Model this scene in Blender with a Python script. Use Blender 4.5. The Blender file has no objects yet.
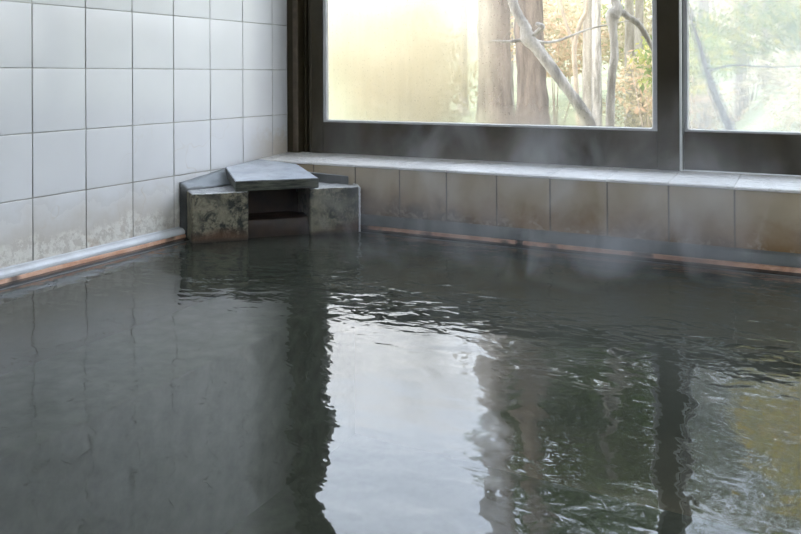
import bpy, bmesh, math, random
from mathutils import Vector, Matrix, noise
R = random.Random(7)
T = 0.15                       # one wall tile
C = bpy.context.scene.collection
sc = bpy.context.scene

# ------------------------------------------------------------------ camera
f, yaw, roll = 796.26, 0.493697, -0.004557
cam = bpy.data.cameras.new('camera'); co = bpy.data.objects.new('camera', cam); C.objects.link(co)
R1 = Vector((math.cos(yaw), math.sin(yaw), 0)); F = Vector((-math.sin(yaw), math.cos(yaw), 0)); U = Vector((0, 0, 1))
R3 = R1*math.cos(roll) + U*math.sin(roll); U3 = U*math.cos(roll) - R1*math.sin(roll)
m = Matrix((R3, U3, -F)).transposed().to_4x4(); m.translation = Vector((1.61829, -2.11493, 0.45826))
co.matrix_world = m
cam.sensor_width = 36; cam.lens = f/801*36; cam.shift_y = -191.148/801
cam.clip_start = 0.02; cam.clip_end = 200
sc.camera = co
sc.view_settings.view_transform = 'Standard'; sc.view_settings.look = 'None'
sc.view_settings.gamma = 1; sc.view_settings.use_curve_mapping = False
sc.view_settings.exposure = 0.09

# ------------------------------------------------------------------ node helper
class NT:
    def __init__(s, name):
        s.m = bpy.data.materials.new(name); s.m.use_nodes = True
        s.t = s.m.node_tree; s.t.nodes.clear()
        s.out = s.t.nodes.new('ShaderNodeOutputMaterial')
        s.pos = s.n('NewGeometry').outputs['Position']
    def n(s, typ, **kw):
        nd = s.t.nodes.new('ShaderNode'+typ)
        for k, v in kw.items():
            setattr(nd, k, v)
        return nd
    def put(s, sock, v):
        if isinstance(v, bpy.types.NodeSocket): s.t.links.new(v, sock)
        elif v is not None:
            try: sock.default_value = v
            except Exception: sock.default_value = (*v, 1.0)
    def math(s, op, a, b=None, c=None, clamp=False):
        nd = s.n('Math', operation=op, use_clamp=clamp)
        for i, v in enumerate((a, b, c)):
            if v is not None: s.put(nd.inputs[i], v)
        return nd.outputs[0]
    def map(s, v, a, b, c=0.0, d=1.0, smooth=False):
        nd = s.n('MapRange', clamp=True, interpolation_type='SMOOTHSTEP' if smooth else 'LINEAR')
        for i, x in enumerate((v, a, b, c, d)): s.put(nd.inputs[i], x)
        return nd.outputs[0]
    def mix(s, fac, a, b, blend='MIX'):
        nd = s.n('Mix', data_type='RGBA', blend_type=blend)
        s.put(nd.inputs[0], fac); s.put(nd.inputs[6], a); s.put(nd.inputs[7], b)
        return nd.outputs[2]
    def scaled(s, sc3, rot=None):
        mp = s.n('Mapping'); s.put(mp.inputs['Vector'], s.pos); mp.inputs['Scale'].default_value = sc3
        if rot: mp.inputs['Rotation'].default_value = rot
        return mp.outputs[0]
    def noise(s, scale, detail=4, rough=.5, vec=None, dist=0.0):
        nd = s.n('TexNoise'); s.put(nd.inputs['Vector'], vec if vec is not None else s.pos)
        nd.inputs['Scale'].default_value = scale; nd.inputs['Detail'].default_value = detail
        nd.inputs['Roughness'].default_value = rough; nd.inputs['Distortion'].default_value = dist
        return nd.outputs['Fac']
    def xyz(s):
        nd = s.n('SeparateXYZ'); s.put(nd.inputs[0], s.pos); return nd.outputs
    def bump(s, h, strength=.3, dist=.01, normal=None):
        nd = s.n('Bump'); nd.inputs['Strength'].default_value = strength; nd.inputs['Distance'].default_value = dist
        s.put(nd.inputs['Height'], h)
        if normal is not None: s.put(nd.inputs['Normal'], normal)
        return nd.outputs[0]
    def bsdf(s, color=(.5, .5, .5), rough=.5, normal=None, **kw):
        b = s.n('BsdfPrincipled'); s.put(b.inputs['Base Color'], color); s.put(b.inputs['Roughness'], rough)
        if normal is not None: s.put(b.inputs['Normal'], normal)
        for k, v in kw.items(): s.put(b.inputs[k], v)
        s.t.links.new(b.outputs[0], s.out.inputs[0]); return b
    def surf(s, o): s.t.links.new(o, s.out.inputs[0])

# ------------------------------------------------------------------ materials
def mat_tile_left():
    n = NT('glazed white wall tile'); x = n.xyz()
    big = n.noise(3.5, 3); fine = n.noise(45, 6, .65); med = n.noise(14, 5, .6)
    base = n.mix(n.map(big, .35, .65), (.62, .63, .65), (.67, .68, .70))
    # tan water staining of the lowest row, and a crust of pale mineral near the water
    h = n.math('ADD', x[2], n.math('MULTIPLY', n.math('SUBTRACT', med, .5), .12))
    st = n.map(h, .20, .06, 0, .75, True)
    base = n.mix(st, base, (.47, .42, .35))
    band = n.math('MULTIPLY', n.map(h, .10, .07, 0, 1, True), n.map(fine, .44, .54, 0, 1))
    base = n.mix(n.math('MULTIPLY', band, .9), base, (.68, .66, .61))
    rust = n.math('MULTIPLY', n.map(h, .085, .055), n.map(n.noise(9, 4, .6), .56, .66))
    base = n.mix(n.math('MULTIPLY', rust, .7), base, (.40, .27, .16))
    # curved tide marks
    ring = n.math('ABSOLUTE', n.math('SUBTRACT', n.noise(7, 2), .52))
    rr = n.math('MULTIPLY', n.map(ring, 0, .008, 1, 0), n.map(x[2], .40, .20, 0, .3))
    base = n.mix(n.math('MULTIPLY', rr, n.map(n.noise(6, 2), .5, .6)), base, (.48, .38, .26))
    # mineral bloom above the sill corner
    dy = n.map(x[1], -.16, .02); bl = n.math('MULTIPLY', n.map(n.math('ADD', x[2], n.math('MULTIPLY', fine, -.14)), .235, .16, 0, 1, True), dy)
    base = n.mix(n.math('MULTIPLY', bl, .75), base, (.50, .44, .36))
    rough = n.math('ADD', n.math('MULTIPLY', band, .35), n.map(st, 0, .6, .16, .42))
    nb = n.bump(n.math('ADD', n.math('MULTIPLY', band, fine), n.math('MULTIPLY', n.noise(9, 2), .25)), .35, .004)
    n.bsdf(base, rough, nb); return n.m
def mat_tile_sill():
    n = NT('stained cream tile'); x = n.xyz()
    med = n.noise(11, 6, .62, dist=.4); fine = n.noise(60, 5, .7); lo = n.noise(5, 3)
    base = n.mix(n.map(lo, .35, .65), (.41, .335, .235), (.49, .405, .29))
    h = n.math('ADD', x[2], n.math('MULTIPLY', n.math('SUBTRACT', med, .5), .16))
    base = n.mix(n.map(h, .14, .05, 0, .9, True), base, (.27, .155, .065))
    base = n.mix(n.math('MULTIPLY', n.map(h, .10, .045, 0, 1, True), n.map(lo, .42, .62)), base, (.13, .10, .08))
    crust = n.math('MULTIPLY', n.map(h, .085, .05), n.map(fine, .52, .6))
    base = n.mix(n.math('MULTIPLY', crust, .6), base, (.50, .44, .36))
    base = n.mix(n.math('MULTIPLY', n.map(x[2], .165, .19), n.map(fine, .4, .7, .1, .55)), base, (.34, .26, .18))
    n.bsdf(base, n.map(crust, 0, 1, .32, .7), n.bump(n.math('ADD', crust, n.math('MULTIPLY', med, .4)), .3, .003)); return n.m
def mat_sill_top():
    n = NT('worn pale sill tile'); v = n.scaled((6, 26, 10))
    w = n.noise(3, 5, .6, vec=v); f2 = n.noise(50, 4, .6)
    base = n.mix(n.map(w, .4, .62), (.90, .89, .89), (.74, .72, .70))
    base = n.mix(n.math('MULTIPLY', n.map(f2, .58, .68), .4), base, (.40, .36, .30))
    n.bsdf(base, n.map(w, .35, .65, .22, .5), n.bump(w, .25, .003)); return n.m
def mat_grout(name, c1, c2):
    n = NT(name); k = n.noise(18, 4, .6)
    x = n.xyz()
    base = n.mix(n.map(k, .35, .65), c1, c2)
    base = n.mix(n.map(x[2], .25, .06, 0, .6), base, (.22, .17, .12))
    n.bsdf(base, .85); return n.m
def mat_plain(name, col, rough=.5, var=.15, bs=.15, scale=20, **kw):
    n = NT(name); k = n.noise(scale, 5, .6)
    c2 = tuple(c*(1-var) for c in col); c1 = tuple(min(1, c*(1+var)) for c in col)
    n.bsdf(n.mix(n.map(k, .3, .7), c1, c2), rough, n.bump(k, bs, .003), **kw); return n.m
def mat_alu():
    n = NT('bronze anodised aluminium'); v = n.scaled((3, 3, 1.2)); k = n.noise(4, 5, .6, vec=v); f2 = n.noise(35, 3)
    base = n.mix(n.map(k, .35, .68), (.025, .020, .009), (.044, .033, .017))
    # dried lime bloom on the lower rails
    x = n.xyz()
    bl = n.math('MULTIPLY', n.map(n.noise(6, 4, .6), .42, .70), n.map(x[2], .36, .22, 0, .5))
    base = n.mix(bl, base, (.16, .13, .095))
    n.bsdf(base, n.map(f2, .3, .7, .5, .65), None, **{'Specular IOR Level': .3}); return n.m
def mat_stone():
    n = NT('weathered andesite'); x = n.xyz()
    a = n.noise(27, 8, .72, dist=.6); b = n.noise(85, 6, .7); lo = n.noise(9, 3)
    base = n.mix(n.map(a, .44, .56), (.018, .022, .017), (.23, .21, .15))
    base = n.mix(n.map(b, .50, .60, 0, .85), base, (.016, .020, .016))
    base = n.mix(n.math('MULTIPLY', n.map(lo, .52, .62), .7), base, (.25, .23, .165))
    h = n.math('ADD', x[2], n.math('MULTIPLY', n.math('SUBTRACT', lo, .5), .09))
    base = n.mix(n.map(h, .035, .008, 0, .8), base, (.10, .048, .022))
    base = n.mix(n.map(x[2], .012, .002, 0, .9), base, (.03, .02, .013))
    # pale lime plus the sky sheen of the wet tops, put into the colour
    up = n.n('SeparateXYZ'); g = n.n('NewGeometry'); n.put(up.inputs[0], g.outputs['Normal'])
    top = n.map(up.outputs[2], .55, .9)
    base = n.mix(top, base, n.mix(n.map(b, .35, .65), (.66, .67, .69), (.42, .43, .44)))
    hgt = n.math('ADD', n.math('MULTIPLY', a, .6), n.math('MULTIPLY', b, .4))
    n.bsdf(base, n.map(top, 0, 1, .62, .24), n.bump(hgt, .9, .008)); return n.m
def mat_slab():
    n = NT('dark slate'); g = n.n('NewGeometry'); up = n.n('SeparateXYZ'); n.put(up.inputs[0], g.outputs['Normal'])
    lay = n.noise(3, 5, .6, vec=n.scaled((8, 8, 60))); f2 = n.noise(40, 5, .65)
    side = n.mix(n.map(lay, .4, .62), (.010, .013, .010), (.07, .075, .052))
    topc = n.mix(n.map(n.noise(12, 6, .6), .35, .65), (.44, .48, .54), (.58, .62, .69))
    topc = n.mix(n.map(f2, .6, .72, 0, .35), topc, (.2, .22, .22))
    top = n.map(up.outputs[2], .6, .9)  # skylight on the top face is put into its paler colour
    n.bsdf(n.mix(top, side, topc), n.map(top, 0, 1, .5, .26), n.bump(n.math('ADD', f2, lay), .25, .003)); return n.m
def mat_mortar(name='wet mortar', a=(.05, .055, .055), b=(.11, .115, .115), rough=.3):
    n = NT(name); k = n.noise(12, 5, .6)
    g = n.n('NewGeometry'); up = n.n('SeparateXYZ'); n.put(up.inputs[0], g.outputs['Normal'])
    n.bsdf(n.mix(n.map(up.outputs[2], .3, .8), n.mix(n.map(k, .35, .65), a, b), (.30, .33, .36)), rough, n.bump(n.noise(40, 5, .6), .35, .004)); return n.m  # upward faces coloured paler for the wet sheen of the sky
def mat_riser():
    n = NT('iron stained riser stone'); x = n.xyz(); k = n.noise(14, 5, .6)
    base = n.mix(n.map(k, .35, .65), (.016, .011, .008), (.045, .024, .014))
    n.bsdf(base, .5, n.bump(k, .4, .004)); return n.m
def mat_copper():
    n = NT('copper water strip'); k = n.noise(26, 4, .6); l = n.noise(7, 3)
    base = n.mix(n.map(k, .4, .62), (.72, .46, .34), (.55, .30, .20))
    base = n.mix(n.map(l, .56, .62, 0, .85), base, (.055, .045, .035))
    n.bsdf(base, .42, n.bump(k, .3, .002), Metallic=.25); return n.m
def mat_water():
    n = NT('hot spring water'); x = n.xyz()
    # ripples: broad slow swell, drawn-out capillary ripples, calmer near the camera end
    w1 = n.noise(5.5, 2, .45, vec=n.scaled((1, 1.3, 1), (0, 0, .5)), dist=.35)
    w2 = n.noise(17, 2, .5, vec=n.scaled((1, 1.6, 1), (0, 0, -.35)), dist=.5)
    w3 = n.noise(42, 1, .5)
    vd = n.n('VectorMath', operation='DISTANCE'); n.put(vd.inputs[0], n.pos); vd.inputs[1].default_value = (.22, -.28, 0)
    d = n.math('ADD', vd.outputs['Value'], n.math('MULTIPLY', w1, .10))
    ring = n.math('MULTIPLY', n.math('SINE', n.math('MULTIPLY', d, 150)), n.map(d, .25, .80, 1, 0))
    far = n.map(x[1], -1.0, -.35, .35, 1.5)
    h = n.math('ADD', n.math('MULTIPLY', w1, .0026), n.math('MULTIPLY', n.math('MULTIPLY', w2, .0022), far))
    h = n.math('ADD', h, n.math('MULTIPLY', n.math('MULTIPLY', w3, .00025), n.map(x[1], -.75, -.35, 0, 1)))
    h = n.math('ADD', h, n.math('MULTIPLY', ring, .00022))
    nb = n.bump(h, 1.0, 1.0)
    gl = n.n('BsdfGlossy'); gl.inputs['Roughness'].default_value = .004; n.put(gl.inputs['Normal'], nb)
    fr = n.n('Fresnel'); fr.inputs['IOR'].default_value = 1.5; n.put(fr.inputs['Normal'], nb)
    df = n.n('BsdfDiffuse'); k = n.noise(2.2, 3)
    n.put(df.inputs['Color'], n.mix(n.map(k, .3, .7), (.050, .055, .042), (.068, .074, .060)))
    tr = n.n('BsdfTransparent'); n.put(tr.inputs['Color'], (.80, .84, .78))
    body = n.n('MixShader'); n.put(body.inputs[0], .36); n.t.links.new(df.outputs[0], body.inputs[1]); n.t.links.new(tr.outputs[0], body.inputs[2])
    mx = n.n('MixShader'); n.put(mx.inputs[0], fr.outputs[0]); n.t.links.new(body.outputs[0], mx.inputs[1]); n.t.links.new(gl.outputs[0], mx.inputs[2])
    n.surf(mx.outputs[0]); return n.m
def mat_glass(left):
    n = NT('misted glass' if left else 'hazy glass'); x = n.xyz()
    v = n.scaled((26, 1, 1.6)); streak = n.noise(1.6, 4, .6, vec=v); drops = n.noise(170, 2, .5); cl = n.noise(3.2, 4, .55)
    if left:
        e = n.math('ADD', x[0], n.math('MULTIPLY', n.math('SUBTRACT', cl, .5), .35))
        e = n.math('ADD', e, n.math('MULTIPLY', n.math('SUBTRACT', streak, .5), .18))
        fog = n.map(e, .50, .84, FOGL[0], FOGL[1], True)
        low = n.map(n.math('ADD', x[2], n.math('MULTIPLY', n.math('SUBTRACT', streak, .5), .12)), .43, .31, 0, .68, True)
        low = n.math('MULTIPLY', low, n.map(x[0], 1.25, .85, .2, 1))
        fog = n.math('MAXIMUM', fog, low)
    else:
        fog = n.map(cl, .3, .7, FOGR[0], FOGR[1])
    fog = n.math('ADD', fog, n.math('MULTIPLY', n.math('SUBTRACT', streak, .5), .30))
    fog = n.math('SUBTRACT', fog, n.map(drops, .62, .70, 0, .22), clamp=True)
    tr = n.n('BsdfTransparent')
    tl = n.n('BsdfTranslucent'); n.put(tl.inputs['Color'], (.93, .92, .88) if left else (.95, .96, .97))
    rf = n.n('BsdfRefraction'); rf.inputs['IOR'].default_value = 1.07; rf.inputs['Roughness'].default_value = .50 if left else .13
    n.put(rf.inputs['Color'], n.mix(n.map(x[2], .50, .68), (.84, .785, .72), (1, .98, .95)) if left else (.74, .755, .75))  # lower part tinted to dim the light through; upper stays bright for reflections
    fg = n.n('MixShader'); n.put(fg.inputs[0], .06 if left else .30); n.t.links.new(rf.outputs[0], fg.inputs[1]); n.t.links.new(tl.outputs[0], fg.inputs[2])
    m1 = n.n('MixShader'); n.put(m1.inputs[0], fog); n.t.links.new(tr.outputs[0], m1.inputs[1]); n.t.links.new(fg.outputs[0], m1.inputs[2])
    gl = n.n('BsdfGlossy'); gl.inputs['Roughness'].default_value = .05
    m2 = n.n('MixShader'); n.put(m2.inputs[0], .04); n.t.links.new(m1.outputs[0], m2.inputs[1]); n.t.links.new(gl.outputs[0], m2.inputs[2])
    n.surf(m2.outputs[0]); return n.m
def mat_clear():
    n = NT('clear glass'); a = n.n('BsdfTransparent'); b = n.n('BsdfGlossy'); b.inputs['Roughness'].default_value = .02
    m1 = n.n('MixShader'); n.put(m1.inputs[0], .05); n.t.links.new(a.outputs[0], m1.inputs[1]); n.t.links.new(b.outputs[0], m1.inputs[2]); n.surf(m1.outputs[0]); return n.m
def mat_bark(name, a, b, sc=14):
    n = NT(name); v = n.scaled((1, 1, .18)); k = n.noise(sc, 6, .65, vec=v); l = n.noise(5, 3)
    n.bsdf(n.mix(n.map(k, .38, .62), a, b), .9, n.bump(k, .7, .02)); return n.m
def mat_leaf(name, cols, trans=.45):
    n = NT(name); g = n.n('NewGeometry'); k = n.noise(2.2, 2)
    cr = n.n('ValToRGB'); r = n.math('ADD', n.math('MULTIPLY', g.outputs['Random Per Island'], .65), n.math('MULTIPLY', k, .4))
    n.put(cr.inputs[0], r)
    el = cr.color_ramp.elements
    for i, c in enumerate(cols):
        p = i/(len(cols)-1)
        e = el[i] if i < 2 else el.new(p)
        e.position = p
    els = sorted(cr.color_ramp.elements, key=lambda q: q.position)
    for e, c in zip(els, cols): e.color = (*c, 1)
    df = n.n('BsdfDiffuse'); tl = n.n('BsdfTranslucent'); n.put(df.inputs[0], cr.outputs[0]); n.put(tl.inputs[0], cr.outputs[0])
    mx = n.n('MixShader'); n.put(mx.inputs[0], trans); n.t.links.new(df.outputs[0], mx.inputs[1]); n.t.links.new(tl.outputs[0], mx.inputs[2])
    n.surf(mx.outputs[0]); return n.m
def mat_moss(name, a, b, c):
    n = NT(name); k = n.noise(2.5, 5, .6); f2 = n.noise(26, 5, .65)
    base = n.mix(n.map(k, .35, .65), a, b); base = n.mix(n.map(f2, .48, .62, 0, .6), base, c)
    n.bsdf(base, .95, n.bump(f2, .8, .03)); return n.m

FOGL = (.93, .16); FOGR = (.55, .72)
M = dict(
    tile=mat_tile_left(), sill=mat_tile_sill(), silltop=mat_sill_top(),
    grout=mat_grout('grey tile grout', (.52, .52, .51), (.40, .39, .37)),
    grout2=mat_grout('brown tile grout', (.20, .17, .13), (.12, .10, .075)),
    alu=mat_alu(),
    dark=mat_plain('black window channel', (.012, .013, .011), .6),
    wood=mat_plain('weathered frame strip', (.085, .065, .045), .7, .3, .3, 30),
    gasket=mat_plain('grey glazing gasket', (.42, .42, .44), .45, .12),
    bead=mat_plain('pale sealant bead', (.75, .74, .70), .5, .1),
    steel=mat_plain('bright aluminium edge', (.75, .76, .76), .3, .08, Metallic=.6),
    cove=mat_plain('grey cove trim', (.58, .60, .63), .20, .12, .1, 16),  # left trim; its bright highlight is put into the paler colour
    cove2=mat_plain('dark grey cove trim', (.155, .165, .165), .42, .2, .2, 12),  # darker, rougher copy of the same trim, below the sill
    copper=mat_copper(),
    ledge=mat_plain('wet black stone', (.018, .02, .018), .12, .3, .1),
    scale=mat_plain('painted waterline glint', (.13, .14, .145), .4, .3),  # pale strip modelled in place of the glint along the waterline
    stone=mat_stone(), slab=mat_slab(), mortar=mat_mortar(), riser=mat_riser(),
    crust=mat_plain('white mineral crust', (.80, .82, .84), .5, .12, .9, 60),
    water=mat_water(), clear=mat_clear(), gl=mat_glass(True), gr=mat_glass(False),
    tub=mat_plain('submerged stone', (.26, .29, .22), .8, .3),
    bench=mat_plain('submerged pale step', (.46, .50, .42), .8, .3),
    plaster=mat_plain('pale plaster', (.50, .50, .48), .8, .08),
    deck=mat_plain('grey floor stone', (.20, .20, .19), .6, .2),
    bark=mat_bark('reddish cedar bark', (.075, .056, .043), (.175, .135, .105)),
    bark2=mat_bark('pale grey bark', (.15, .135, .115), (.40, .365, .32), 22),
    bark3=mat_bark('distant pale bark', (.17, .145, .115), (.32, .285, .235)),
    twig=mat_plain('dry twig', (.30, .24, .18), .9, .25),
    leafg=mat_leaf('evergreen leaves', [(.03, .055, .02), (.06, .11, .03), (.11, .17, .05), (.20, .25, .08)]),
    leafy=mat_leaf('sunlit young leaves', [(.20, .185, .12), (.34, .295, .19), (.45, .39, .26), (.52, .46, .34)]),
    leafc=mat_leaf('autumn leaves', [(.18, .20, .11), (.40, .36, .22), (.54, .36, .25), (.50, .47, .30)]),
    leafb=mat_leaf('yellow green leaves', [(.07, .11, .045), (.17, .22, .09), (.34, .33, .12), (.55, .42, .06)]),
    leafgold=mat_leaf('golden leaves', [(.10, .16, .03), (.34, .36, .04), (.75, .60, .03), (.85, .52, .02)]), darkbark=mat_plain('dark leaning bark', (.05, .043, .035), .9, .25),
    moss=mat_moss('moss and dead leaves', (.11, .13, .06), (.20, .205, .11), (.28, .26, .18)),
    hill=mat_moss('wooded hillside', (.17, .16, .105), (.27, .25, .17), (.34, .31, .22)),
)

# ------------------------------------------------------------------ object helpers
def link(name, bm, mats, parent=None, smooth=None, kind=None, label=None, cat=None, group=None):
    me = bpy.data.meshes.new(name); bmesh.ops.recalc_face_normals(bm, faces=bm.faces[:]) if smooth != 'keep' else None
    bm.to_mesh(me); bm.free()
    for mt in (mats if isinstance(mats, (list, tuple)) else [mats]): me.materials.append(mt)
    if smooth:
        for p in me.polygons: p.use_smooth = True
    o = bpy.data.objects.new(name, me); C.objects.link(o)
    if parent is not None:
        o.parent = parent; o.matrix_parent_inverse = parent.matrix_basis.inverted()
    tag(o, label, cat, group, kind); return o
def tag(o, label=None, cat=None, group=None, kind=None):
    for k, v in (('label', label), ('category', cat), ('group', group), ('kind', kind)):
        if v: o[k] = v
    return o
def empty(name, loc, label=None, cat=None, group=None, kind=None):
    o = bpy.data.objects.new(name, None); C.objects.link(o); o.location = loc; o.empty_display_size = .05
    return tag(o, label, cat, group, kind)
def box(bm, a, b, bev=0, mi=0):
    x0, y0, z0 = a; x1, y1, z1 = b
    v = [bm.verts.new(p) for p in ((x0,y0,z0),(x1,y0,z0),(x1,y1,z0),(x0,y1,z0),(x0,y0,z1),(x1,y0,z1),(x1,y1,z1),(x0,y1,z1))]
    fs = [bm.faces.new([v[i] for i in q]) for q in ((3,2,1,0),(4,5,6,7),(0,1,5,4),(1,2,6,5),(2,3,7,6),(3,0,4,7))]
    for q in fs: q.material_index = mi
    if bev:
        es = list({e for q in fs for e in q.edges})
        r = bmesh.ops.bevel(bm, geom=es, offset=bev, segments=2, affect='EDGES', profile=.5)
        for q in r['faces']: q.material_index = mi
def boxo(name, a, b, mat, parent=None, bev=.002, **kw):
    bm = bmesh.new(); box(bm, a, b, bev); return link(name, bm, mat, parent, **kw)
def prism(bm, poly, z0, z1):
    """poly: list of (x,y); z0/z1 numbers or functions of (x,y)"""
    g0 = z0 if callable(z0) else (lambda x, y: z0); g1 = z1 if callable(z1) else (lambda x, y: z1)
    lo = [bm.verts.new((x, y, g0(x, y))) for x, y in poly]; hi = [bm.verts.new((x, y, g1(x, y))) for x, y in poly]
    bm.faces.new(lo[::-1]); bm.faces.new(hi)
    k = len(poly)
    for i in range(k): bm.faces.new((lo[i], lo[(i+1) % k], hi[(i+1) % k], hi[i]))
def profile(bm, pts, p0, p1, axis):
    """sweep a closed 2-D profile (d, z) along x or y; d is measured along the other axis"""
    rings = []
    for s in (p0, p1):
        rings.append([bm.verts.new((d, s, z) if axis == 'y' else (s, d, z)) for d, z in pts])
    k = len(pts)
    for i in range(k): bm.faces.new((rings[0][i], rings[0][(i+1) % k], rings[1][(i+1) % k], rings[1][i]))
    bm.faces.new(rings[0][::-1]); bm.faces.new(rings[1])
def tiles(bm, O, U, V, N, us, vs, gap=.0024, depth=.0006, rnd=.0003, mi=0):
    """glazed cushion-edged tiles between the seam positions us / vs"""
    O, U, V, N = map(Vector, (O, U, V, N))
    for a, b in zip(us, us[1:]):
        for c, d in zip(vs, vs[1:]):
            if b-a < .012 or d-c < .012: continue
            tu = R.uniform(-rnd, rnd); tv = R.uniform(-rnd, rnd); t0 = R.uniform(0, rnd*.6)
            rings = []
            for ins, h in ((0, -depth), (.0002, -.0004), (.0012, -.0001), (.0024, 0)):
                g = gap/2+ins; g = min(g, (b-a)*.45, (d-c)*.45)
                q = []
                for uu, vv in ((a+g, c+g), (b-g, c+g), (b-g, d-g), (a+g, d-g)):
                    k = t0 + tu*((uu-a)/(b-a)-.5)*2 + tv*((vv-c)/(d-c)-.5)*2
                    q.append(bm.verts.new(O+U*uu+V*vv+N*(h+k)))
                rings.append(q)
            for r0, r1 in zip(rings, rings[1:]):
                for i in range(4):
                    fc = bm.faces.new((r0[i], r0[(i+1) % 4], r1[(i+1) % 4], r1[i])); fc.material_index = mi; fc.smooth = True
            fc = bm.faces.new(rings[-1]); fc.material_index = mi; fc.smooth = False
def tube(bm, pts, rad, seg=10, jit=0, cap=True):
    pts = [Vector(p) for p in pts]; rings = []
    up = Vector((0, 0, 1)); prev = None
    for i, p in enumerate(pts):
        t = (pts[min(i+1, len(pts)-1)]-pts[max(i-1, 0)]).normalized()
        if prev is None:
            a = t.cross(up if abs(t.z) < .9 else Vector((1, 0, 0))).normalized()
        else: a = (prev - t*prev.dot(t)).normalized()
        prev = a; b = t.cross(a)
        ring = []
        for k in range(seg):
            th = 2*math.pi*k/seg; r = rad[i]*(1+jit*noise.noise(Vector((math.cos(th)*2, math.sin(th)*2, i*.8+p.x*9))))
            ring.append(bm.verts.new(p+a*math.cos(th)*r+b*math.sin(th)*r))
        rings.append(ring)
    for r0, r1 in zip(rings, rings[1:]):
        for k in range(seg): bm.faces.new((r0[k], r0[(k+1) % seg], r1[(k+1) % seg], r1[k]))
    if cap: bm.faces.new(rings[0][::-1]); bm.faces.new(rings[-1])
def smoothpath(pts, n=6):
    """Catmull-Rom through (x,y,z,r)"""
    P = [Vector(p) for p in pts]; out = []
    for i in range(len(P)-1):
        a = P[max(i-1, 0)]; b = P[i]; c = P[i+1]; d = P[min(i+2, len(P)-1)]
        for k in range(n):
            t = k/n
            out.append(.5*((2*b)+(c-a)*t+(2*a-5*b+4*c-d)*t*t+(3*b-a-3*c+d)*t**3))
    out.append(P[-1]); return out
def limb(bm, pts, seg=10, jit=.15, n=6):
    q = smoothpath([Vector(p) for p in pts], n); tube(bm, [v.to_3d() if len(v) == 3 else Vector(v[:3]) for v in q], [max(.0015, v[3]) for v in q], seg, jit)
def rough_mesh(bm, amp, sc=18, cuts=1, seed=0, zmin=None):
    for v in bm.verts:
        p = v.co*sc+Vector((seed, 0, 0)); d = Vector((noise.noise(p), noise.noise(p+Vector((31, 0, 0))), noise.noise(p+Vector((0, 47, 0)))))
        p2 = v.co*sc*4; d += .4*Vector((noise.noise(p2), noise.noise(p2+Vector((31, 0, 0))), noise.noise(p2+Vector((0, 47, 0)))))
        v.co += d*amp
def leafmesh(bm, centre, rad, count, size, squash=1.0, seed=0, hollow=.35):
    rr = random.Random(seed); c = Vector(centre)
    for _ in range(count):
        while True:
            p = Vector((rr.uniform(-1, 1), rr.uniform(-1, 1), rr.uniform(-1, 1)))
            if hollow < p.length < 1 and noise.noise(p*2.3+Vector((seed*3.1, 0, 0))) > -.12: break
        q = c+Vector((p.x*rad, p.y*rad, p.z*rad*squash)); s = size*rr.uniform(.6, 1.35)
        n = Vector((rr.gauss(0, 1), rr.gauss(0, 1), rr.gauss(0, 1)+.8)).normalized(); a = n.orthogonal().normalized()
        a = Matrix.Rotation(rr.uniform(0, 6.28), 3, n) @ a; b = n.cross(a)
        v = [bm.verts.new(q-a*s), bm.verts.new(q-b*s*.38+n*s*.08), bm.verts.new(q+a*s), bm.verts.new(q+b*s*.38+n*s*.08)]
        bm.faces.new(v)

# ================================================================== ROOM SHELL
RX, RY, RZ = 3.45, -4.2, 2.35          # right wall, rear wall, ceiling
YF, YB = -.0724, .081                  # sill front, window plane
ZC = .180                               # z of the tile seam nearest the sill (k=-2)
def Zk(k): return (k+3.2)*T
# left wall: grout body + tiles in one mesh
bm = bmesh.new(); box(bm, (-.12, RY, -.62), (-.0020, .185, RZ), 0, 1)
vs = [.012] + [Zk(k) for k in range(-2, 12)] + [RZ]
vs[0] = Zk(-3)
us = sorted([YB] + [(-j)*T for j in range(0, 29)])
tiles(bm, (0, 0, 0), (0, 1, 0), (0, 0, 1), (1, 0, 0), us, vs)
link('wall_left', bm, [M['tile'], M['grout']], smooth='keep', kind='structure')
# rear, right wall and ceiling, deck
bm = bmesh.new(); box(bm, (-.12, RY-.12, -.62), (RX+.12, RY, 1.2)); box(bm, (-.12, RY-.12, 2.1), (RX+.12, RY, RZ)); box(bm, (-.12, RY-.12, 1.2), (1.0, RY, 2.1)); box(bm, (2.6, RY-.12, 1.2), (RX+.12, RY, 2.1))
link('wall_rear', bm, M['plaster'], kind='structure')
bm = bmesh.new(); box(bm, (RX, RY, -.62), (RX+.12, .30, .45), 0); box(bm, (RX, RY, 1.95), (RX+.12, .30, RZ), 0)
box(bm, (RX, RY, .45), (RX+.12, -2.5, 1.95), 0); box(bm, (RX, -1.3, .45), (RX+.12, .30, 1.95), 0)
link('wall_right', bm, M['plaster'], kind='structure')
def added_window(name, a, b, axis):
    r_ = empty(name, a, kind='structure'); bm = bmesh.new(); g = .05
    def bx(u0, u1, z0, z1, d0=.03, d1=.08):
        if axis == 'y': box(bm, (a[0]+d0, u0, z0), (a[0]+d1, u1, z1), .001)
        else: box(bm, (u0, a[1]-d1, z0), (u1, a[1]-d0, z1), .001)
    u0, u1 = (a[1], b[1]) if axis == 'y' else (a[0], b[0]); mid = (u0+u1)/2
    bx(u0, u1, a[2], a[2]+g); bx(u0, u1, b[2]-g, b[2])
    for q in (u0, mid-g/2, u1-g): bx(q, q+g, a[2]+g, b[2]-g)
    link('frame', bm, M['alu'], r_)
    bm = bmesh.new(); bx(u0+g*.5, u1-g*.5, a[2]+g*.5, b[2]-g*.5, .052, .057); link('pane', bm, M['clear'], r_)
added_window('added_fill_window_right', (RX, -2.5, .45), (RX, -1.3, 1.95), 'y')  # added out of view, lets in fill light from the right
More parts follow.
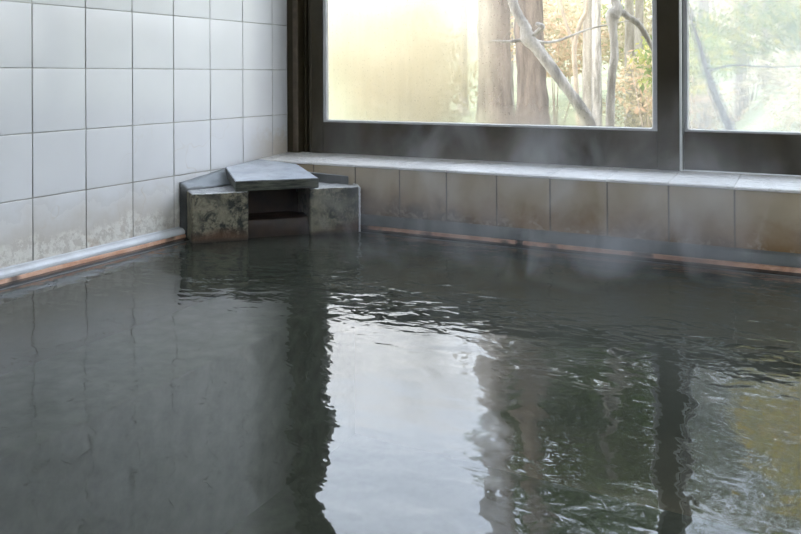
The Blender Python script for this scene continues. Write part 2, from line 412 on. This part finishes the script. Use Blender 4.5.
added_window('added_fill_window_rear', (1.0, RY, 1.2), (2.6, RY, 2.1), 'x')  # added behind the camera for soft frontal light
boxo('ceiling', (-.12, RY-.12, RZ), (RX+.12, .30, RZ+.12), M['plaster'], bev=0, kind='structure')
# wall above and beside the window
WX1, WZ0, WZ1 = 2.56, .2029, 1.95
boxo('wall_back', (-.12, YB-.01, WZ1), (RX+.12, .30, RZ), M['plaster'], bev=0, kind='structure')
boxo('wall_back', (WX1, YB-.01, .2), (RX, .30, WZ1), M['plaster'], bev=0, kind='structure')
# sill wall (tiled face)
bm = bmesh.new(); box(bm, (0.0, YF+.0020, -.62), (RX, .30, .185), 0, 1)
sx = [.0, (2.4202-2*1.0059)*T-.0, (2.4202-1.0059)*T] + [(2.4202+1.0059*k)*T for k in range(0, 21)]
sx = [x for x in sx if x < RX-.01]+[RX]
tiles(bm, (0, YF, 0), (1, 0, 0), (0, 0, 1), (0, -1, 0), sx, [.043, .186], gap=.0042)
link('wall_back', bm, [M['sill'], M['grout2']], smooth='keep', kind='structure')
# sill ledge tiles
bm = bmesh.new()
for i, (a, b) in enumerate(zip(sx, sx[1:])):
    g = .0009; dz = R.uniform(-.0006, .0006)
    z0 = (3.2-1.911)*T; z1 = .2029
    pts = [(YF-.006, z0-.0075), (YF-.007, z0-.003), (YF-.0045, z0-.0003), (YF, z0), (YB+.02, z1), (YB+.02, z1-.016), (YF-.002, z0-.0085)]
    a2 = a if i == 0 else a+g
    off = R.uniform(-.012, .018) if i else 0
    profile(bm, [(d, z+dz) for d, z in pts], a2+(.0 if i == 0 else 0), b-g, 'x')
link('trim_1', bm, M['silltop'], kind='structure')
# floor: tub bottom, bench, near rim and deck behind it
TY = -2.05
bm = bmesh.new()
box(bm, (-.12, RY-.12, -.70), (RX+.12, .30, -.62))
link('floor', bm, M['tub'], kind='structure')
boxo('trim_2', (.0, TY, -.62), (.36, YF, -.20), M['bench'], bev=.004, kind='structure')
boxo('floor_deck', (.0, RY, -.62), (RX, TY, .05), M['deck'], bev=.004, kind='structure')
boxo('trim_3', (RX-.35, TY, -.62), (RX, YF, .04), M['deck'], bev=.004, kind='structure')

# ---------------- cove trim, copper strip, wet ledge round the pool
def cove_prof(s):   # s: +1 for left wall (d grows into the pool)
    pts = [(.0, .036), (.003, .0335), (.009, .0325), (.0135, .029), (.0165, .024), (.0175, .0185), (.0155, .0145), (.009, .012), (.0, .012)]
    return pts
def ragged(bm, axis, p0, p1, d0, d1, z0, z1, sgn, base, seed):
    """thin strip with an uneven lower lip"""
    n = int((p1-p0)/.012); prev = None
    for i in range(n+1):
        s = p0+(p1-p0)*i/n; k = noise.noise(Vector((s*9, seed, 0)))*.5+noise.noise(Vector((s*31, seed, 0)))*.35
        zz = z0+.0022*k; dd = d1+.0018*k
        ring = []
        for d, z in ((d0, z1), (dd-.003, z1), (dd, z1-.002), (dd+.0008, zz), (dd-.003, zz-.0006), (d0, zz)):
            q = base+sgn*d
            ring.append(bm.verts.new((q, s, z) if axis == 'y' else (s, q, z)))
        if prev:
            for j in range(6): bm.faces.new((prev[j], prev[(j+1) % 6], ring[(j+1) % 6], ring[j]))
        else: bm.faces.new(ring[::-1])
        prev = ring
    bm.faces.new(prev)
bm = bmesh.new(); profile(bm, cove_prof(1), TY, YF-.001, 'y')
bl = link('baseboard_left', bm, M['cove'], smooth=None, kind='structure')
bm = bmesh.new(); ragged(bm, 'y', TY, YF-.03, .0, .0185, .0060, .0150, 1, 0, 2.0); link('copper_strip', bm, M['copper'], bl)
bm = bmesh.new(); profile(bm, [(.0, .0058), (.020, .0058), (.044, .0012), (.044, -.03), (0, -.03)], TY, YF-.001, 'y'); link('wet_ledge', bm, M['ledge'], bl)
bm = bmesh.new(); profile(bm, [(.0425, -.01), (.0425, .0016), (.0440, .0020), (.0452, .0010), (.0452, -.01)], TY, YF-.03, 'y'); link('waterline_glint', bm, M['scale'], bl)
bm = bmesh.new()
pts = [(YF-.0, .046), (YF-.004, .0445), (YF-.010, .040), (YF-.0135, .031), (YF-.0150, .024), (YF-.0155, .0175), (YF-.012, .0150), (YF-.0, .015)]
profile(bm, pts, .0, RX, 'x')
bb = link('baseboard_back', bm, M['cove2'], kind='structure')
bm = bmesh.new()
for a, b, sd in ((.02, .875, 5.0), (.897, RX-.36, 9.0)):
    ragged(bm, 'x', a, b, .0, .0185 if a > .5 else .0150, .0055, .0160, -1, YF, sd)
link('copper_strip', bm, M['copper'], bb)
bm = bmesh.new(); profile(bm, [(YF, .0054), (YF-.020, .0054), (YF-.040, .0012), (YF-.040, -.03), (YF, -.03)], .0, RX, 'x'); link('wet_ledge', bm, M['ledge'], bb)
bm = bmesh.new(); profile(bm, [(YF-.0385, -.01), (YF-.0385, .0014), (YF-.040, .0018), (YF-.041, .0008), (YF-.041, -.01)], .03, RX-.35, 'x'); link('waterline_glint', bm, M['scale'], bb)

# ================================================================== WINDOW
win = empty('window_1', (0, YB, WZ0), kind='structure')
bm = bmesh.new()
box(bm, (.0, YB, WZ0-.02), (.047, YB+.10, WZ1), .0012)                 # jamb
box(bm, (.047, YB+.030, WZ0-.02), (.062, YB+.075, WZ1), .0008)
box(bm, (.062, YB+.018, WZ0-.02), (.066, YB+.06, WZ1), .0005)
box(bm, (.076, YB+.018, WZ0-.02), (.080, YB+.05, WZ1), .0005)
box(bm, (WX1-.05, YB, WZ0-.02), (WX1, YB+.20, WZ1), .0012)
box(bm, (.0, YB, WZ1-.05), (WX1, YB+.20, WZ1), .0012)                  # head
link('frame', bm, M['alu'], win)
bm = bmesh.new(); box(bm, (.050, YB+.035, WZ0-.015), (.10, YB+.062, WZ1-.05), 0)
box(bm, (.05, YB+.02, WZ0-.02), (WX1-.05, YB+.20, WZ0-.004), 0)
link('track_channel', bm, M['dark'], win)
bm = bmesh.new(); box(bm, (.026, YB-.004, WZ0-.0005), (.0465, YB+.004, WZ1-.05), .0015)
for v in bm.verts: v.co.x += .0012*noise.noise(v.co*7)
link('jamb_strip', bm, M['wood'], win)
def sash(x0, x1, y, d, z0, zg, lx, rx, pane, gasket_w, edge=False):
    """frame members as one casting; glass opening from x0+lx to x1-rx, above zg"""
    s = None
    bm = bmesh.new()
    box(bm, (x0, y, z0), (x0+lx, y+d, WZ1-.045), .0012)
    box(bm, (x1-rx, y, z0), (x1, y+d, WZ1-.045), .0012)
    box(bm, (x0+lx+.0006, y+.0015, z0+.001), (x1-rx-.0006, y+d-.001, zg-.003), .001)
    box(bm, (x0+lx+.0006, y+.0015, WZ1-.11), (x1-rx-.0006, y+d-.001, WZ1-.045), .001)
    s = link('sash', bm, M['alu'], win)
    # gasket ring with rounded inner corners
    a, b, c, e = x0+lx, x1-rx, zg-.003, WZ1-.11
    bm = bmesh.new(); g = gasket_w; rr = .007
    def rrect(i, r):
        q = []
        for cx, cz, s0 in ((a+i+r, c+.0+i*.55+r, 180), (b-i-r, c+i*.55+r, 270), (b-i-r, e-i-r, 0), (a+i+r, e-i-r, 90)):
            for k in range(5):
                t = math.radians(s0+k*22.5); q.append((cx+r*math.cos(t), cz+r*math.sin(t)))
        return q
    o = rrect(0, .0003); i_ = rrect(g, rr)
    ys = (y+.004, y+.010)
    v = [[bm.verts.new((p[0], yy, p[1])) for p in ring] for yy in ys for ring in (o, i_)]
    n = len(o)
    for k in range(n):
        k2 = (k+1) % n
        bm.faces.new((v[0][k], v[0][k2], v[1][k2], v[1][k])); bm.faces.new((v[1][k], v[1][k2], v[3][k2], v[3][k]))
        bm.faces.new((v[3][k], v[3][k2], v[2][k2], v[2][k])); bm.faces.new((v[2][k], v[2][k2], v[0][k2], v[0][k]))
    link('gasket', bm, M['gasket'], s)
    bm = bmesh.new(); i2 = rrect(g, rr); i3 = rrect(g+.0035, rr-.002)
    v = [[bm.verts.new((p[0], yy, p[1])) for p in ring] for yy, ring in ((y+.0095, i2), (y+.0125, i3), (y+.0145, i3), (y+.0145, i2))]
    for r0, r1 in zip(v, v[1:]+v[:1]):
        for k in range(n): bm.faces.new((r0[k], r0[(k+1) % n], r1[(k+1) % n], r1[k]))
    link('sealant_bead', bm, M['bead'], s)
    bm = bmesh.new()
    q = [bm.verts.new(p) for p in ((a+.001, y+.0130, c+.001), (b-.001, y+.0130, c+.001), (b-.001, y+.0130, e-.001), (a+.001, y+.0130, e-.001))]
    bm.faces.new(q); link('pane', bm, pane, s)
    return s
s1 = sash(.098, 1.270, YB+.001, .028, WZ0+.001, .310, .045, .056, M['gl'], .0115)
bm = bmesh.new(); box(bm, (1.2705, YB+.0015, WZ0+.002), (1.2765, YB+.010, WZ1-.05), .001); link('edge_strip', bm, M['steel'], s1)
s2 = sash(1.215, WX1-.05, YB+.031, .028, WZ0+.001, .309, .062, .05, M['gr'], .0085)
bm = bmesh.new(); box(bm, (1.2766, YB+.006, WZ0+.095), (1.2790, YB+.0305, WZ1-.05), .0005); link('weather_seal', bm, M['dark'], s2)

# ================================================================== STONE SPOUT
def T2(x, y): return (x*T, y*T)
u = Vector((.691, .7226)); w = Vector((-.7226, .691)); FL = Vector((.50, -3.07))
def P(a, b): p = FL+u*a+w*b; return (p.x*T, p.y*T)
def hitx(a, x=.004):
    p = FL+u*a; t = (x/T-p.x)/w.x; q = p+w*t; return (q.x*T, q.y*T)
def hity(a, y=YF-.017):
    p = FL+u*a; t = (y/T-p.y)/w.y; q = p+w*t; return (q.x*T, q.y*T)
ZT = .1365
def stoneblock(name, poly, z0, ztop, seed, parent, mat, amp=.0020, bev=.005):
    bm = bmesh.new(); prism(bm, poly, z0, ztop)
    bmesh.ops.bevel(bm, geom=bm.edges[:], offset=bev, segments=2, affect='EDGES', profile=.6)
    bmesh.ops.triangulate(bm, faces=[q for q in bm.faces if len(q.verts) > 4])
    for _ in range(5):
        es = [e for e in bm.edges if e.calc_length() > .012]
        if not es: break
        bmesh.ops.subdivide_edges(bm, edges=es, cuts=1, use_grid_fill=True)
        bmesh.ops.triangulate(bm, faces=[q for q in bm.faces if len(q.verts) > 4])
    rough_mesh(bm, amp, 30, seed=seed)
    return link(name, bm, mat, parent, smooth=True)
sp = empty('stone_spout', (.12, -.33, 0), 'weathered stone water spout built diagonally across the corner of the bath', 'fountain spout')
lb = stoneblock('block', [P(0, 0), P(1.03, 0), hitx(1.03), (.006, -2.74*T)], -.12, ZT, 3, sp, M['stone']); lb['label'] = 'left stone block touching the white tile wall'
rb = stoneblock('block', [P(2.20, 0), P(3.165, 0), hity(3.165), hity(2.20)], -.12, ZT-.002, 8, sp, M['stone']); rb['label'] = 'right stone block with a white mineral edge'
ri = stoneblock('riser', [P(1.0, .16), P(2.24, .16), P(2.24, .75), P(1.0, .75)], -.12, .050, 5, sp, M['riser'], .0014)
stoneblock('channel_floor', [P(1.02, .74), P(2.22, .74), hity(2.22), (.006, YF-.017), hitx(1.02)], -.12, .040, 6, sp, M['riser'], .001)
stoneblock('channel_back', [P(1.0, 1.35), P(2.22, 1.35), hity(2.22), (.006, YF-.017), hitx(1.0)], .03, .150, 6, sp, M['riser'], .001)
# mortar packed between the blocks and the two walls
bm = bmesh.new()
def slopez(z0, z1, xw): return lambda x, y: z1 if x < xw else z0
poly = [(.003, -.432), (.020, -.424), (.048, -.330), (.060, -.262), (.003, -.215)]
zz = {0: .1600, 1: .1420, 2: .1395, 3: .1395, 4: .1830}
lo = [bm.verts.new((x, y, -.05)) for x, y in poly]; hi = [bm.verts.new((x, y, zz[i])) for i, (x, y) in enumerate(poly)]
bm.faces.new(lo[::-1]); bm.faces.new((hi[0], hi[1], hi[2])); bm.faces.new((hi[0], hi[2], hi[3])); bm.faces.new((hi[0], hi[3], hi[4]))
for i in range(5): bm.faces.new((lo[i], lo[(i+1) % 5], hi[(i+1) % 5], hi[i]))
for _ in range(3): bmesh.ops.subdivide_edges(bm, edges=[e for e in bm.edges if e.calc_length() > .02], cuts=1); bmesh.ops.triangulate(bm, faces=bm.faces[:])
rough_mesh(bm, .0012, 30)
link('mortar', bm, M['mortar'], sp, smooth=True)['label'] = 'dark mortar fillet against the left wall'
bm = bmesh.new()
prism(bm, [(.16, YF-.022), (.325, YF-.022), (.343, YF-.004), (.16, YF-.004)], .10, lambda x, y: .1645 if x < .2 else (.161 if x < .33 else .157))
bmesh.ops.bevel(bm, geom=bm.edges[:], offset=.002, segments=1, affect='EDGES')
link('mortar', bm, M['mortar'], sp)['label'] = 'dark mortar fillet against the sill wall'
# white drip crust down the right corner
bm = bmesh.new(); q = Vector(P(3.165, .0)); pts = []
nn = 40
top0 = Vector(P(3.165, .42))
for i in range(9):
    t = i/8; p = top0.lerp(q, t); pts.append(Vector((p.x+.0005, p.y, ZT-.0035+.002*math.sin(t*3.1)))); 
for i in range(1, nn+1):
    z = ZT-.004-(ZT-.006)*i/nn; pts.append(Vector((q.x+.0010+.0006*noise.noise(Vector((0, 0, z*90))), q.y+.0016, z)))
tube(bm, pts, [.0030+.0012*noise.noise(Vector((i*.9, 3, 0)))*1.6 for i in range(len(pts))], 8, .5)
link('mineral_crust', bm, M['crust'], sp, smooth=True)
bm = bmesh.new(); pts = []
for i in range(26):
    a = i/25*1.0; p = Vector(P(a, .015)); pts.append(Vector((p.x, p.y, ZT-.0022+.001*noise.noise(Vector((a*8, 0, 0))))))
tube(bm, pts, [.0024*(.55+.9*abs(noise.noise(Vector((i*.7, 1, 5))))+.2) for i in range(26)], 7, .5)
link('mineral_crust', bm, M['crust'], sp, smooth=True)

# loose slate slab on top, tilted up to the corner
def slz(x, y): return (3.2-2.086+.085*((x/T-1.1)*-.72+(y/T+2.55)*.695))*T
poly = [T2(1.10, -2.565), T2(2.207, -1.455), (1.05*T, YF-.012), (.008, YF-.012), (.008, -1.63*T)]
bm = bmesh.new(); prism(bm, poly, lambda x, y: slz(x, y)-.0285, slz)
bmesh.ops.bevel(bm, geom=bm.edges[:], offset=.0016, segments=2, affect='EDGES')
bmesh.ops.triangulate(bm, faces=[q for q in bm.faces if len(q.verts) > 4])
for _ in range(4):
    es = [e for e in bm.edges if e.calc_length() > .02]
    if es: bmesh.ops.subdivide_edges(bm, edges=es, cuts=1); bmesh.ops.triangulate(bm, faces=[q for q in bm.faces if len(q.verts) > 4])
rough_mesh(bm, .0007, 22)
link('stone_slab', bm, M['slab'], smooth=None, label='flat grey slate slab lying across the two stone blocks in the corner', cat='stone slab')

# ================================================================== WATER
bm = bmesh.new()
x0, x1, y0, y1 = .0435, RX-.352, TY+.002, YF-.040
nx, ny = 190, 130
def wh(x, y):
    d = math.hypot(x-.24, y+.30)
    h = .0003*math.sin(d*62)*math.exp(-((d-.25)/.34)**2)
    h += .0005*noise.noise(Vector((x*3.2, y*4.1, 0)))+.00025*noise.noise(Vector((x*11, y*15, 4)))
    return h
g = [[bm.verts.new((x0+(x1-x0)*i/nx, y0+(y1-y0)*j/ny, wh(x0+(x1-x0)*i/nx, y0+(y1-y0)*j/ny))) for j in range(ny+1)] for i in range(nx+1)]
for i in range(nx):
    for j in range(ny): bm.faces.new((g[i][j], g[i+1][j], g[i+1][j+1], g[i][j+1]))
link('bath_water', bm, M['water'], smooth=True, kind='stuff', label='rippled dark hot spring water filling the bath', cat='water')

# steam drifting off the water along the sill
def mat_steam():
    n = NT('drifting steam'); x = n.xyz()
    v = n.scaled((1, 1, .55)); a = n.noise(6.5, 3, .55, vec=v, dist=1.2); b = n.noise(2.4, 2)
    dn = n.math('MULTIPLY', n.map(a, .47, .72), n.map(b, .40, .58))
    dn = n.math('MULTIPLY', dn, n.map(x[2], .02, .36, 1.0, .25))
    dn = n.math('MULTIPLY', dn, n.map(x[2], .36, .46, 1, 0))
    dn = n.math('MULTIPLY', dn, n.map(x[0], .35, .6, 0, 1))
    dn = n.math('MULTIPLY', dn, n.map(x[1], -.58, -.36, 0, 1))
    vs_ = n.n('VolumeScatter'); n.put(vs_.inputs['Color'], (1, 1, 1)); n.put(vs_.inputs['Density'], n.math('MULTIPLY', dn, STEAM))
    vs_.inputs['Anisotropy'].default_value = .2
    n.t.links.new(vs_.outputs[0], n.out.inputs['Volume']); return n.m
STEAM = 6.0
bm = bmesh.new(); box(bm, (.40, -.62, .012), (1.75, YF-.045, .47), 0)
link('steam', bm, mat_steam(), kind='stuff', label='thin wisps of white steam rising off the water beside the tiled sill', cat='steam')

# ================================================================== OUTSIDE
def gz(x, y):
    """ground height outside: level by the wall, a mossy bank rising to the right and behind"""
    k = max(0, min(1, (x-.3)/1.1)); k = k*k*(3-2*k)
    z = -.35-.035*y+k*(.10+.20*(min(y, 9)-1.0)) if y > 1 else -.35-.035*y+k*.10*max(0, y)
    z += max(0, y-9)*.16
    return z+.05*noise.noise(Vector((x*.9, y*.9, 0)))+.02*noise.noise(Vector((x*4, y*4, 3)))
bm = bmesh.new(); nx, ny = 150, 90
g = []
for i in range(nx+1):
    col = []
    for j in range(ny+1):
        x = -22+42*i/nx; y = .32+26*(j/ny)**1.6
        col.append(bm.verts.new((x, y, gz(x, y))))
    g.append(col)
for i in range(nx):
    for j in range(ny): bm.faces.new((g[i][j], g[i+1][j], g[i+1][j+1], g[i][j+1]))
link('ground', bm, M['moss'], smooth=True, kind='structure')
bm = bmesh.new(); g = []
for i in range(61):
    col = []
    for j in range(13):
        x = -40+80*i/60; t = j/12
        h = HILL = 6.6+1.4*noise.noise(Vector((x*.15, 0, 0)))
        col.append(bm.verts.new((x, 19+9*t, -1+t*h+.5*noise.noise(Vector((x*.5, t*4, 0))))))
    g.append(col)
for i in range(60):
    for j in range(12): bm.faces.new((g[i][j], g[i+1][j], g[i+1][j+1], g[i][j+1]))
link('hillside', bm, M['hill'], smooth=True, kind='structure')

def tree(name, x, y, r, h, mat, label, group=None, crown=None, leaf='leafg', lean=(0, 0), seed=0, limbs=True):
    z = gz(x, y)-.08
    t = empty(name, (x, y, z), label, 'tree', group)
    rr = random.Random(seed); pts = []
    for i in range(9):
        s = i/8; k = r*(1-.5*s)*(1+.45*math.exp(-s*22))
        pts.append((x+lean[0]*s+rr.uniform(-1, 1)*r*.12, y+lean[1]*s, z+h*s, k))
    bm = bmesh.new(); limb(bm, pts, 18, .14, 6); link('trunk', bm, mat, t, smooth=True)
    if crown:
        bm = bmesh.new()
        for (dx, dy, cz, rad, cnt, sz) in crown:
            leafmesh(bm, (x+lean[0]+dx, y+lean[1]+dy, cz), rad, cnt, sz, .75, seed+int(cz*10))
        link('foliage', bm, M[leaf], t)
        bm = bmesh.new()
        for (dx, dy, cz, rad, cnt, sz) in crown:
            for q in range(5):
                e = Vector((x+lean[0]+dx+rr.uniform(-.6, .6)*rad, y+lean[1]+dy+rr.uniform(-.6, .6)*rad, cz+rr.uniform(-.3, .5)*rad))
                s0 = Vector((x+lean[0]*.6, y+lean[1]*.6, min(z+h*.95, cz-rad*.3)))
                tube(bm, [s0, s0.lerp(e, .5)+Vector((0, 0, .1)), e], [r*.16, r*.10, .008], 6)
        link('branch', bm, mat, t, smooth=True)
    return t
# large cedars seen through the misted pane
tree('cedar_tree', -1.05, 4.6, .160, 6.5, M['bark'], 'thick reddish cedar trunk, left of the two standing side by side outside', seed=1)
tree('cedar_tree', -1.04, 5.6, .162, 6.8, M['bark'], 'thick reddish cedar trunk, right of the two, just behind the bare branch', seed=2)
# thinner trunks behind
thin = [(-.93, 7.4, .085), (-.62, 8.2, .07), (-.25, 7.0, .055), (.15, 8.6, .08), (-.05, 10.5, .10), (.62, 9.2, .05), (.95, 8.0, .045), (1.45, 10.0, .06), (1.25, 12, .08), (.30, 11.5, .07),
        (1.75, 8.6, .05), (-3.3, 11, .10), (-4.6, 12, .09)]
for i, (x, y, r) in enumerate(thin):
    lab = 'slender pale trunks standing in the sunny woods behind the window'
    crown = None
    tree('forest_tree', x, y, r, 5.5, M['bark3'], lab, 'slender forest trunks', crown=crown, seed=20+i)
# evergreens whose crowns are seen in the water
tree('maple_tree', 2.0, 3.8, .07, 3.0, M['bark2'], 'yellow and green leaved tree mirrored at the right of the water', crown=[(-.66, -.2, 1.90, .36, 600, .045), (-.45, .1, 2.35, .34, 420, .045), (.1, .2, 2.8, .5, 800, .05)], leaf='leafgold', seed=44)
tree('evergreen_tree', -.55, 6.3, .06, 4.2, M['bark2'], 'dense evergreen crown mirrored in the middle of the water', crown=[(.1, 0, 2.45, .95, 1700, .062), (-.35, .2, 3.7, 1.05, 3600, .075), (.5, .2, 3.3, .8, 1700, .065), (-.55, .1, 3.05, .7, 2000, .065)], seed=47)
tree('evergreen_tree', 1.55, 6.6, .09, 4.2, M['bark2'], 'dense evergreen crown mirrored beside the centre post in the water', crown=[(-.3, 0, 2.5, 1.0, 2300, .06), (-.3, .3, 3.7, 1.1, 1900, .07)], seed=49)

# bare shrub close to the glass
def at_branch(name, parts, mat, label, cat):
    x, y, z = parts[0][1][0][:3]
    t = empty(name, (x, y, z), label, cat)
    for nm, pts, seg in parts:
        bm = bmesh.new(); limb(bm, pts, seg, .22, 7); link(nm, bm, mat, t, smooth=True)
    return t
at_branch('bare_branch', [
    ('trunk', [(.845, 1.0, -.40, .032), (.82, 1.0, .10, .026), (.789, 1.0, .262, .024), (.70, 1.0, .40, .022), (.625, 1.0, .50, .024), (.570, 1.0, .572, .024), (.535, 1.0, .610, .030), (.522, 1.0, .66, .022), (.497, 1.0, .70, .020), (.470, 1.0, .76, .021), (.44, 1.02, .85, .020), (.36, 1.05, 1.1, .016)], 12),
    ('twig', [(.52, 1.0, .605, .010), (.46, .985, .597, .006), (.40, .975, .600, .004), (.352, .97, .592, .002)], 7),
    ('twig', [(.55, 1.0, .615, .010), (.585, .99, .640, .010), (.60, .985, .655, .011), (.575, .985, .668, .008)], 8),
    ('twig', [(.55, 1.0, .60, .008), (.60, 1.15, .60, .006), (.72, 1.3, .66, .004), (.90, 1.4, .70, .002)], 6),
], M['bark2'], 'bare pale grey branch slanting down close outside the left pane', 'branch')
at_branch('knobbly_trunk', [
    ('trunk', [(.868, 1.0, -.40, .030), (.870, 1.0, .10, .019), (.868, 1.0, .30, .017), (.875, 1.0, .45, .016), (.885, 1.0, .53, .0165), (.883, 1.0, .60, .015), (.878, 1.0, .655, .020), (.880, 1.0, .69, .029), (.897, 1.0, .715, .022), (.885, 1.0, .76, .017), (.86, 1.0, .86, .016), (.84, 1.0, 1.1, .012)], 12),
    ('side_branch', [(.890, 1.0, .72, .015), (.925, 1.03, .69, .013), (.965, 1.06, .655, .012), (.985, 1.08, .62, .012), (1.01, 1.1, .56, .009), (1.04, 1.1, .48, .007), (1.07, 1.1, .30, .006)], 8),
    ('twig', [(.89, 1.0, .72, .006), (.93, 1.0, .79, .004), (.95, 1.0, .9, .003)], 6),
], M['bark2'], 'upright knobbly grey trunk outside beside the dark centre post', 'shrub')
at_branch('forked_shrub', [
    ('stem', [(.55, 1.9, -.42, .020), (.50, 1.9, .1, .015), (.475, 1.9, .45, .013), (.47, 1.9, .60, .013), (.50, 1.9, .72, .012), (.535, 1.9, .80, .010), (.52, 1.9, .95, .009)], 8),
    ('twig', [(.47, 1.9, .62, .010), (.435, 1.9, .70, .009), (.40, 1.9, .82, .008), (.37, 1.9, 1.0, .006)], 7),
], M['twig'], 'thin forked dark shrub stem outside between the two grey branches', 'shrub')
at_branch('leaning_trunk', [
    ('trunk', [(1.36, 1.9, -.30, .026), (1.22, 1.8, .18, .024), (1.185, 1.8, .27, .022), (1.12, 1.8, .45, .020), (1.08, 1.8, .60, .016), (1.045, 1.8, .72, .010), (.99, 1.8, .95, .007)], 10),
    ('twig', [(1.12, 1.8, .47, .006), (1.22, 1.8, .50, .004), (1.40, 1.8, .49, .003), (1.6, 1.8, .50, .002)], 6),
], M['darkbark'], 'dark leaning trunk close outside the hazy right pane', 'trunk')
# shrubs and low foliage
def shrub(x, y, zc, rad, cnt, sz, leaf, label, group, seed, squash=.75):
    t = empty('leafy_shrub', (x, y, gz(x, y)), label, 'shrub', group)
    bm = bmesh.new(); leafmesh(bm, (x, y, zc), rad, cnt, sz, squash, seed, .1); link('foliage', bm, M[leaf], t)
    bm = bmesh.new(); z0 = gz(x, y)-.05; rr = random.Random(seed)
    for q in range(5):
        e = Vector((x+rr.uniform(-.6, .6)*rad, y+rr.uniform(-.6, .6)*rad, zc+rr.uniform(-.1, .5)*rad*squash))
        tube(bm, [Vector((x, y, z0)), Vector((x, y, z0)).lerp(e, .5), e], [.012, .008, .003], 6)
    link('stem', bm, M['twig'], t, smooth=True)
SH = [  # x, y, zc, rad, count, leaf size, leaf, label
    (-3.0, 6.5, .35, 1.0, 2600, .05, 'leafy', 'bright yellow shrub glowing behind the misted glass at far left'),
    (-2.1, 4.5, .25, .65, 1800, .04, 'leafy', 'bright yellow shrub glowing behind the misted glass, nearest the window'),
    (-4.6, 8.5, .9, 1.4, 2600, .07, 'leafy', 'large bright yellow shrub far behind the misted glass'),
    (-2.9, 13.4, 1.2, 1.1, 2000, .07, 'leafy', 'distant yellow shrub in the gap left of the cedar trunks'),
    (.30, 5.0, .40, .42, 900, .032, 'leafc', 'small orange and green shrub behind the knobbly trunk'),
    (.62, 4.2, .55, .38, 900, .032, 'leafb', 'yellow green shrub beside the centre post outside'),
    (.60, 5.2, .15, .40, 800, .03, 'leafc', 'low reddish shrub at the foot of the woods'),
    (-.15, 6.6, .15, .45, 900, .035, 'leafy', 'low pale shrub behind the slanting branch'),
    (-.5, 9.4, .9, .8, 1500, .055, 'leafy', 'tall pale shrub deep in the woods behind the branch'),
    (.75, 11.0, 1.7, 1.0, 3200, .045, 'leafc', 'pale olive thicket at the back of the woods, left half of the right pane'),
    (-1.3, 12.3, 1.3, 1.0, 2200, .05, 'leafb', 'greenish thicket far behind the slanting branch'),
    (.25, 8.3, .75, .55, 1500, .035, 'leafb', 'light green thicket just left of the centre post'),
    (-1.9, 9.2, 1.0, .8, 1800, .05, 'leafc', 'olive brown thicket between the misted glass and the cedars'),
    (2.6, 9.8, 1.7, 1.0, 3000, .045, 'leafb', 'green thicket at the far right edge of the view'),
    (1.45, 9.0, 1.25, .75, 1900, .05, 'leafb', 'green shrub high behind the hazy right pane'),
    (1.9, 6.8, 1.0, .6, 1400, .045, 'leafb', 'green shrub at the right edge behind the hazy pane'),
    (.85, 7.2, .9, .6, 1300, .045, 'leafb', 'green shrub behind the leaning trunk'),
    (1.6, 3.4, .22, .35, 1500, .022, 'leafy', 'low mossy green clump on the bank behind the right pane'),
    (1.35, 5.0, .35, .40, 1500, .025, 'leafy', 'mossy clump higher up the bank'),
]
for i, s in enumerate(SH): shrub(*s[:7], s[7], None, 70+i)

# ================================================================== LIGHT
wd = bpy.data.worlds.new('sky'); sc.world = wd; wd.use_nodes = True; nt = wd.node_tree; nt.nodes.clear()
out = nt.nodes.new('ShaderNodeOutputWorld'); bg = nt.nodes.new('ShaderNodeBackground'); tc = nt.nodes.new('ShaderNodeTexCoord')
sp_ = nt.nodes.new('ShaderNodeSeparateXYZ'); nt.links.new(tc.outputs['Generated'], sp_.inputs[0])
cr = nt.nodes.new('ShaderNodeValToRGB'); nt.links.new(sp_.outputs[2], cr.inputs[0])
cr.color_ramp.elements[0].position = 0; cr.color_ramp.elements[0].color = (.95, .96, .92, 1)
cr.color_ramp.elements[1].position = .5; cr.color_ramp.elements[1].color = (.72, .83, 1.0, 1)
nt.links.new(cr.outputs[0], bg.inputs[0]); bg.inputs[1].default_value = 7.0
nt.links.new(bg.outputs[0], out.inputs[0])
sun = bpy.data.lights.new('sun', 'SUN'); sun.energy = 4.0; sun.angle = .02; sun.color = (1, .93, .82)
so = bpy.data.objects.new('sun', sun); C.objects.link(so); so.rotation_euler = (math.radians(42), 0, math.radians(-25)); so.location = (0, -3, 6)
sc.cycles.max_bounces = 10; sc.cycles.diffuse_bounces = 5; sc.cycles.transparent_max_bounces = 12
